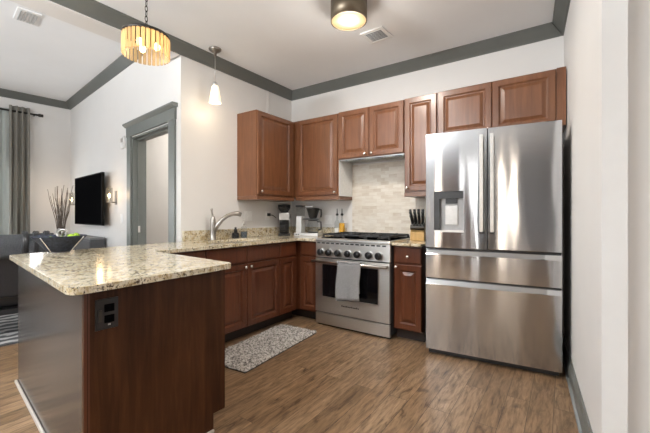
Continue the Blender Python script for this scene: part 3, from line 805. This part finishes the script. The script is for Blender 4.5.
t=MB().lathe([(.060,.146),(.060,.158),(.0001,.160)],24,(.06,0,.037)); t.tube([(.118,0,.175),(.168,0,.172),(.172,0,.085),(.135,0,.072)],.009,8)
t.build('carafe_lid','black',cf)
# oil bottles
for x,lab,oil in ((.800,'slim clear bottle with black stopper, left one beside the range',.10),(.870,'slim clear bottle of golden oil behind the range grates',.160)):
    t=thing('oil_bottle',lab,'bottle',(x,-.085,CT))
    MB().lathe([(.030,0),(.034,.004),(.034,.16),(.028,.175),(.012,.20),(.011,.245),(.013,.250)],22).build('glass','clear',t)
    MB().lathe([(.029,.004),(.0335,.008),(.0335,oil),(.0001,oil+.001)],20).build('oil' if oil>.12 else 'vinegar','oil' if oil>.12 else 'white_plastic',t)
    MB().lathe([(.011,.2505),(.017,.256),(.017,.272),(.006,.278),(.004,.335),(.002,.336)],16).build('stopper','black',t)
# knife block
kb = thing('knife_block','light maple knife block full of black handled knives next to refrigerator','knife block',(1.865,-.22,CT),radians(15))
blk=MB(); prof=[(-.075,0),(.075,0),(.075,.15),(-.045,.105),(-.075,.085)]
pts=[(x,y,z) for x in (-.068,.068) for y,z in prof]; k=5
blk.add(pts,[tuple(range(k)),tuple(range(2*k-1,k-1,-1))]+[(i,(i+1)%k,k+(i+1)%k,k+i) for i in range(k)]).build('block','maple',kb,bevel=.004)
hb=MB(); pts=[(x,y,z) for x in (-.068,.068) for y,z in ((-.060,.1085),(.072,.158),(.066,.180),(-.075,.150),(-.090,.130))]
tray=MB().add(pts,[tuple(range(k)),tuple(range(2*k-1,k-1,-1))]+[(i,(i+1)%k,k+(i+1)%k,k+i) for i in range(k)]).build('slot_top','black',kb)
def knife(label, x, y, z, lean, ln, wd):
    t=thing('kitchen_knife',label,'knife',(kb.location.x,kb.location.y,CT),radians(15),'black handled knives standing in the knife block')
    d=Vector((lean,-.42,1)).normalized(); p=Vector((x,y,z))
    MB().tube([p,p+d*(ln*.3),p+d*(ln*.75),p+d*ln],[wd,wd*1.12,wd*.95,wd*1.15],10).build('handle','black',t)
    MB().tube([p+d*.0,p+d*(-.004+.010)],wd*1.25,10).build('bolster','light_metal',t)
for r,(y,z,ln,wd,nn) in enumerate(((.045,.178,.150,.0120,4),(.003,.168,.135,.0110,4),(-.045,.159,.105,.0085,4))):
    for i in range(nn):
        x=-.048+.096*i/(nn-1)
        knife('black handled kitchen knife standing in the maple knife block',x,y,z,(x*2.2-.10),ln,wd)

# ------------------------------------------------------------------ bowl of moss on the peninsula
bx,by=.232,-2.752
bw = thing('decorative_bowl','wide dark blue bowl on a wire stand on the peninsula','bowl',(bx,by,CT))
MB().lathe([(.0001,.010),(.060,.010),(.068,.014),(.112,.065),(.155,.112),(.160,.116),(.156,.120),(.106,.076),(.060,.024),(.0001,.022)],48).build('bowl_body','bowl',bw)
st=MB()
st.tube([(.064*cos(2*pi*k/28),.064*sin(2*pi*k/28),.004) for k in range(28)],.0035,8,closed=True)
for k in range(4):
    a=radians(35+90*k); st.tube([(.064*cos(a),.064*sin(a),.004),(.078*cos(a),.078*sin(a),.014),(.122*cos(a),.122*sin(a),.066),(.165*cos(a),.165*sin(a),.112)],.0035,8)
st.build('wire_stand','chrome',bw)
for i,(x,y,r) in enumerate(((.012,-.040,.027),(.062,-.012,.024),(-.010,.050,.025),(.072,.045,.022),(.030,.088,.021),(-.050,-.035,.022))):
    z=.072+r*.4+max(0,hypot(x,y)-.045)*.75
    t=MB().sphere((0,0,0),r,12,.9)
    rr_=random.Random(i); t.v=[tuple(Vector(v)*(1+rr_.uniform(-.06,.06))) for v in t.v]
    tag(t.build('moss_ball','moss',loc=(bx+x,by+y,CT+z)),'bright green moss ball in the dark blue bowl on the peninsula','moss ball','green moss balls in the bowl')
for i,(x,y,a,lab) in enumerate(((-.052,.018,20,'silver ring ornament standing at left in the blue bowl'),(.020,.012,45,'silver ring ornament standing in the moss, right one of two in the blue bowl'))):
    t=MB().tube([(.026*cos(2*pi*k/30),0,.026*sin(2*pi*k/30)) for k in range(30)],.0075,10,closed=True)
    tag(t.build('ring_ornament','ring_metal',loc=(bx+x,by+y,CT+.134),rotz=radians(a)),lab,'ornament')

# ------------------------------------------------------------------ rug in front of the sink
rg2 = thing('kitchen_rug','speckled grey shag rug on the floor before the sink cabinet','rug',(.885,-1.41,0),radians(4.5))
B(-.225,.225,-.51,.51,.0005,.008).build('backing','shag_edge',rg2)
tuft=MB(); r=random.Random(5); nx,ny=44,100
vs=[]
for j in range(ny+1):
    for i in range(nx+1):
        e=min(i,nx-i,j,ny-j); h=.010+ (.014*r.random()+.006 if e>0 else 0)
        vs.append((-.228+.456*i/nx+r.uniform(-.003,.003),-.513+1.026*j/ny+r.uniform(-.003,.003),h))
tuft.add(vs,[(j*(nx+1)+i,j*(nx+1)+i+1,(j+1)*(nx+1)+i+1,(j+1)*(nx+1)+i) for j in range(ny) for i in range(nx)],True)
o=tuft.build('pile','shag',rg2,kind='stuff')

# ------------------------------------------------------------------ lamps
# flush drum
dl = thing('ceiling_light','round bronze flush drum ceiling light with two glowing bulbs','ceiling light',(1.71,-1.34,HK))
dr_=MB(); n=40; R1=.142
prof=[(R1-.012,-.128),(R1,-.130),(R1,-.002),(.02,-.0015)]
dr_.lathe([(R1-.007,-.155),(R1-.007,-.02),(.01,-.018),(.01,-.002),(R1,-.002),(R1,-.160),(R1-.007,-.160),(R1-.007,-.153)],n).build('drum_shade','bronze',dl)
MB().lathe([(.0001,-.157),(R1-.0085,-.157),(R1-.0085,-.154),(.0001,-.154)],n).build('diffuser','diffuser',dl)
for sx in (-1,1):
    MB().sphere((sx*-.014,.050*sx,-.105),.024,10).build('bulb','bulb',dl)
dg=area('drum_glow',(1.71,-1.34,HK-.166),(0,0,-1),.26,.26,22,(1,.92,.82)); dg.data.shape='DISK'; point('drum_halo',(1.71,-1.34,HK-.235),10,(1,.93,.85),.10)
# pendant over the sink
pd = thing('pendant_light','small frosted glass pendant lamp hanging over the kitchen sink','pendant light',(.20,-1.43,HK))
MB().lathe([(.062,-.001),(.062,-.012),(.045,-.028),(.016,-.036),(.012,-.075),(.0001,-.076)],26).build('canopy','nickel',pd)
MB().tube([(0,0,-.07),(0,0,-.345)],.0035,8).build('cord','light_metal',pd)
MB().lathe([(.014,-.335),(.022,-.345),(.026,-.385),(.0001,-.386)],18).build('socket','light_metal',pd)
MB().lathe([(.026,-.372),(.036,-.39),(.060,-.545),(.056,-.546),(.032,-.394),(.024,-.376)],28).build('glass_shade','pendant_glass',pd)
MB().sphere((0,0,-.44),.022,10,1.3).build('bulb','bulb',pd)
point('pendant_glow',(.20,-1.43,HK-.60),1.3,(1,.80,.55),.05)
# crystal chandelier
ch = thing('chandelier','round chandelier of hanging amber crystal bars on a chain above peninsula','chandelier',(.630,-2.361,HK))
zt=2.462-HK; zb=2.312-HK; R2=.150
MB().lathe([(.065,-.001),(.065,-.015),(.02,-.03),(.0001,-.031)],24).build('canopy','dark_metal',ch)
c_=MB(); nl=9; L0=-.03; L1=zt+.03
for i in range(nl):
    z0=L0+(L1-L0)*i/nl; z1=L0+(L1-L0)*(i+1)/nl; zc=(z0+z1)/2; hh=abs(z1-z0)/2+.004
    pts=[]
    for k in range(16):
        a=2*pi*k/16; u=.009*cos(a); v=hh*sin(a)
        pts.append((u,0,zc+v) if i%2 else (0,u,zc+v))
    c_.tube(pts,.0028,6,closed=True)
c_.build('chain','dark_metal',ch)
fr=MB(); fr.lathe([(R2-.006,zt-.012),(R2+.006,zt-.012),(R2+.006,zt+.006),(R2-.006,zt+.006),(R2-.006,zt-.012)],48)
for k in range(3): a=2*pi*k/3+.4; fr.tube([(0,0,zt+.03),(R2*cos(a),R2*sin(a),zt)],.004,6)
fr.tube([(0,0,zt+.035),(0,0,zt-.06)],.006,8)
fr.build('ring_frame','dark_metal',ch)
cr=MB(); cr.prism([(-.0125,0),(0,-.007),(.0125,0),(0,.007)],zb,zt-.010)
c0=None
for k in range(30):
    a=2*pi*k/30
    if c0 is None:
        c0=cr.build('crystal','crystal',ch); o=c0
    else:
        o=c0.copy(); COL.objects.link(o); o.parent=ch
    o.location=(R2*cos(a),R2*sin(a),0); o.rotation_euler=(0,0,a+pi/2)
for k in range(3):
    a=2*pi*k/3+.9; MB().sphere((.07*cos(a),.07*sin(a),zt-.07),.020,10,1.4).build('bulb','bulb',ch)
point('chandelier_glow',(.630,-2.361,2.41),3.5,(1,.74,.42),.05)

# ceiling vents
v = thing('ceiling_vent','square white ceiling vent beside the drum light','vent',(1.665,-.755,HK),radians(-2))
fr=MB(); a=.115
for q in ((-a,a,-a,-a+.035),(-a,a,a-.035,a),(-a,-a+.035,-a+.035,a-.035),(a-.035,a,-a+.035,a-.035)): fr.box(q[0],q[1],q[2],q[3],-.014,-.0005)
fr.build('frame','white_trim',v,bevel=.004)
B(-a+.035,a-.035,-a+.035,a-.035,-.006,-.001).build('grille','console_top',v)
for i in range(8):
    y=-a+.040+i*.0214; m=MB(); m.box(-a+.035,a-.035,-.009,.009,-.001,.001); m.xf(Matrix.Translation((0,y,-.010)) @ Matrix.Rotation(radians(35),4,'X')); m.build('slat','white_trim',v)
v = thing('ceiling_vent','small white vent on the living room ceiling at upper left','vent',(-1.22,-2.54,HL),LR)
B(-.14,.14,-.09,.09,-.012,-.0005).build('frame','white_trim',v,bevel=.003)
for i in range(6):
    y=-.06+i*.024; m=MB(); m.box(-.115,.115,-.008,.008,-.001,.001); m.xf(Matrix.Translation((0,y,-.018)) @ Matrix.Rotation(radians(35),4,'X')); m.build('slat','silver_paint',v)

# ------------------------------------------------------------------ living room
t = thing('television','large black flat screen television mounted on the living room wall','television',LT(2.64,.11,1.39),LR)
B(-.655,.655,-.004,.032,-.36,.36).build('screen_body','tv_black',t,bevel=.004)
B(-.640,.640,-.0055,-.0042,-.345,.345).build('screen','black_gloss',t)
B(-.25,.25,.033,.109,-.16,.16).build('wall_bracket','dark_metal',t)
def sconce(label, al):
    s=thing('wall_sconce',label,'wall lamp',LT(al,0,1.40),LR,)
    B(-.032,.032,-.012,0,-.09,.09).build('back_plate','nickel',s,bevel=.003)
    a_=MB(); a_.tube([(0,-.010,-.06),(0,-.085,-.06)],.008,8); a_.lathe([(.030,-.066),(.030,-.054),(.0001,-.053)],18,(0,-.085,0)); a_.build('arm','nickel',s)
    MB().lathe([(.040,-.052),(.040,.130),(.038,.130),(.038,-.052)],24,(0,-.085,0)).build('glass_cylinder','clear',s)
    MB().lathe([(.010,-.052),(.010,.0),(.0001,.001)],12,(0,-.085,0)).build('candle','white_plastic',s)
    MB().lathe([(.006,.001),(.014,.020),(.012,.035),(.0001,.06)],14,(0,-.085,0)).build('bulb','bulb_small',s)
    p=LT(al,.19,1.44); point('sconce_glow',p,1.6,(1,.66,.33),.03)
sconce('brass and glass wall sconce right of the television',1.785)
sconce('brass and glass wall sconce partly behind the left edge of the television',3.60)
cs = thing('media_console','charcoal media console against the wall below the television','console',LT(2.0,.12,0),LR)
B(-1.20,-.14,-.08,.085,.08,.84).build('body','console',cs,bevel=.004)
B(-1.21,-.13,-.088,.088,.8405,.864).build('top','console_top',cs,bevel=.003)
for k in range(3): B(-1.19+.35*k,-.845+.35*k,-.090,-.0805,.10,.82).build('door','console',cs,bevel=.003)
for sx in (-1.15,-.19):
    for sy in (-.05,.05): B(sx-.025,sx+.025,sy-.025,sy+.025,0,.0795).build('leg','black',cs)
vs_ = thing('branch_vase','dark floor vase of tall bare branches in the living room corner','vase',LT(3.43,.26,0),LR)
MB().lathe([(.07,0),(.085,.01),(.11,.25),(.12,.5),(.09,.72),(.065,.80),(.07,.83),(.06,.83),(.055,.78)],26).build('vase_body','vase',vs_)
r=random.Random(11)
for k in range(24):
    a=r.uniform(0,2*pi); sp_=r.uniform(.03,.17) if k else .0; hgt=r.uniform(1.30,1.66)
    dx,dy=sp_*cos(a),sp_*sin(a)
    if k==1: dx,dy,hgt=-.50,-.08,1.60
    if k==2: dx,dy,hgt=-.22,.03,1.45
    dx=min(dx,.20); dy=min(dy,.2)
    pts=[(0.02*cos(a),.02*sin(a),.60)]
    for i in range(1,7):
        t_=i/6; pts.append((dx*t_**1.3+r.uniform(-.012,.012),dy*t_**1.3+r.uniform(-.012,.012),.60+(hgt-.60)*t_))
    MB().tube(pts,[.008,.007,.006,.0055,.005,.004,.003],6).build('branch','branch',vs_)
# curtain, sheer, rod
Bv=Vector((-4.031,-1.199)); bdv=Vector((.1,.995)); bnv=Vector((.995,-.1))
def curtain(name,label,y0,y1,off,amp,waves,mat,zt,zb):
    n=int(waves*14); front=[]; back=[]
    for i in range(n+1):
        u=i/n; s_=y0+(y1-y0)*u; w_=amp*sin(2*pi*waves*u)+amp*.3*sin(2*pi*waves*2.3*u+1)
        p=Bv-bdv*s_+bnv*(off+w_); front.append(p); back.append(p-bnv*.006)
    t=MB(); pts=front+back[::-1]; k=len(pts)
    v3=[]; 
    lv=[zb,zb+(zt-zb)*.5,zt-.12,zt]
    for li,z in enumerate(lv):
        for p in pts: v3.append((p.x,p.y,z))
    fs=[tuple(range(k-1,-1,-1)),tuple(range((len(lv)-1)*k,len(lv)*k))]+[(j*k+i,j*k+(i+1)%k,(j+1)*k+(i+1)%k,(j+1)*k+i) for j in range(len(lv)-1) for i in range(k)]
    o=t.add(v3,fs,True); o=t.build(name,mat); return tag(o,label,'curtain')
curtain('curtain','taupe pleated curtain at the right side of the living room window',.565,.82,.11,.026,3.5,'curtain',2.885,.02)
curtain('sheer_curtain','pale sheer curtain hanging across the living room window',.80,2.2,.045,.012,12,'sheer',2.84,.02)
rod=thing('curtain_rod','dark curtain rod with a cylindrical finial above the living room window','curtain rod',(-4.031,-1.199,2.80),bang)
MB().tube([(.11,-.46,0),(.11,-3.6,0)],.014,12).build('rod','dark_metal',rod)
MB().tube([(.11,-.40,0),(.11,-.46,0)],.024,14).build('finial','dark_metal',rod)
MB().tube([(.0,-.50,0),(.11,-.50,0)],.010,8).build('bracket','dark_metal',rod)
# rug and armchair
rl=B(-1.0,1.0,-.75,.75,0.0005,.012).build('area_rug','rug_living',loc=LT(1.9,1.05,0),rotz=LR); tag(rl,'grey striped area rug on the living room floor by the armchair','rug')
ac=thing('armchair','black leather armchair with dark frame behind the peninsula','armchair',(-1.52,-2.60,.0125),LR+radians(82))
for sx in (-1,1):
    for y in (-.30,.34):
        B(sx*.36-.02,sx*.36+.02,y-.02,y+.02,0,.62).build('leg','black',ac,bevel=.003)
    B(sx*.36-.03,sx*.36+.03,-.36,.40,.6205,.655).build('armrest','black',ac,bevel=.006)
    B(sx*.36-.015,sx*.36+.015,-.30,.34,.20,.235).build('side_rail','black',ac)
B(-.335,.335,-.30,.36,.22,.27).build('seat_frame','black',ac)
B(-.33,.33,-.22,.37,.271,.43).build('seat_cushion','leather',ac,bevel=.04,seg=4)
m=MB().box(-.33,.33,-.07,.07,0,.54); m.xf(Matrix.Translation((0,-.27,.39)) @ Matrix.Rotation(radians(10),4,'X')); m.build('back_cushion','leather',ac,bevel=.04,seg=4)
tb=thing('throw_blanket','grey throw blanket with dark strips draped over the armchair back','blanket',(-1.52,-2.60,.0125),LR+radians(82))
def drape(x0,x1,mat,name,dz=0,off=0):
    prof=[(-.215,.55),(-.235,.70),(-.262,.85),(-.275,.925),(-.315,.962),(-.37,.968),(-.425,.95),(-.462,.90),(-.458,.86),(-.452,.81),(-.447,.77)]
    n=20; vs=[]
    for j,(y,z) in enumerate(prof):
        for i in range(n+1):
            u=i/n; w_=.008*sin(u*13+j*.4)
            vs.append((x0+(x1-x0)*u,y-off*(1 if j>4 else -1)*.5+w_*(1 if j>4 else -1)*-1,z+dz+off*(1 if 2<j<8 else 0)+.004*sin(u*9)))
    o=MB().add(vs,[(j*(n+1)+i,j*(n+1)+i+1,(j+1)*(n+1)+i+1,(j+1)*(n+1)+i) for j in range(len(prof)-1) for i in range(n)],True).build(name,mat,tb)
    s_=o.modifiers.new('thick','SOLIDIFY'); s_.thickness=.016; s_.offset=1
    return o
drape(-.30,.33,'throw','blanket_cloth')
for x in (.10,.18,.26): drape(x,x+.03,'leather','dark_strip',.006,.016)  # black strips lying over the throw
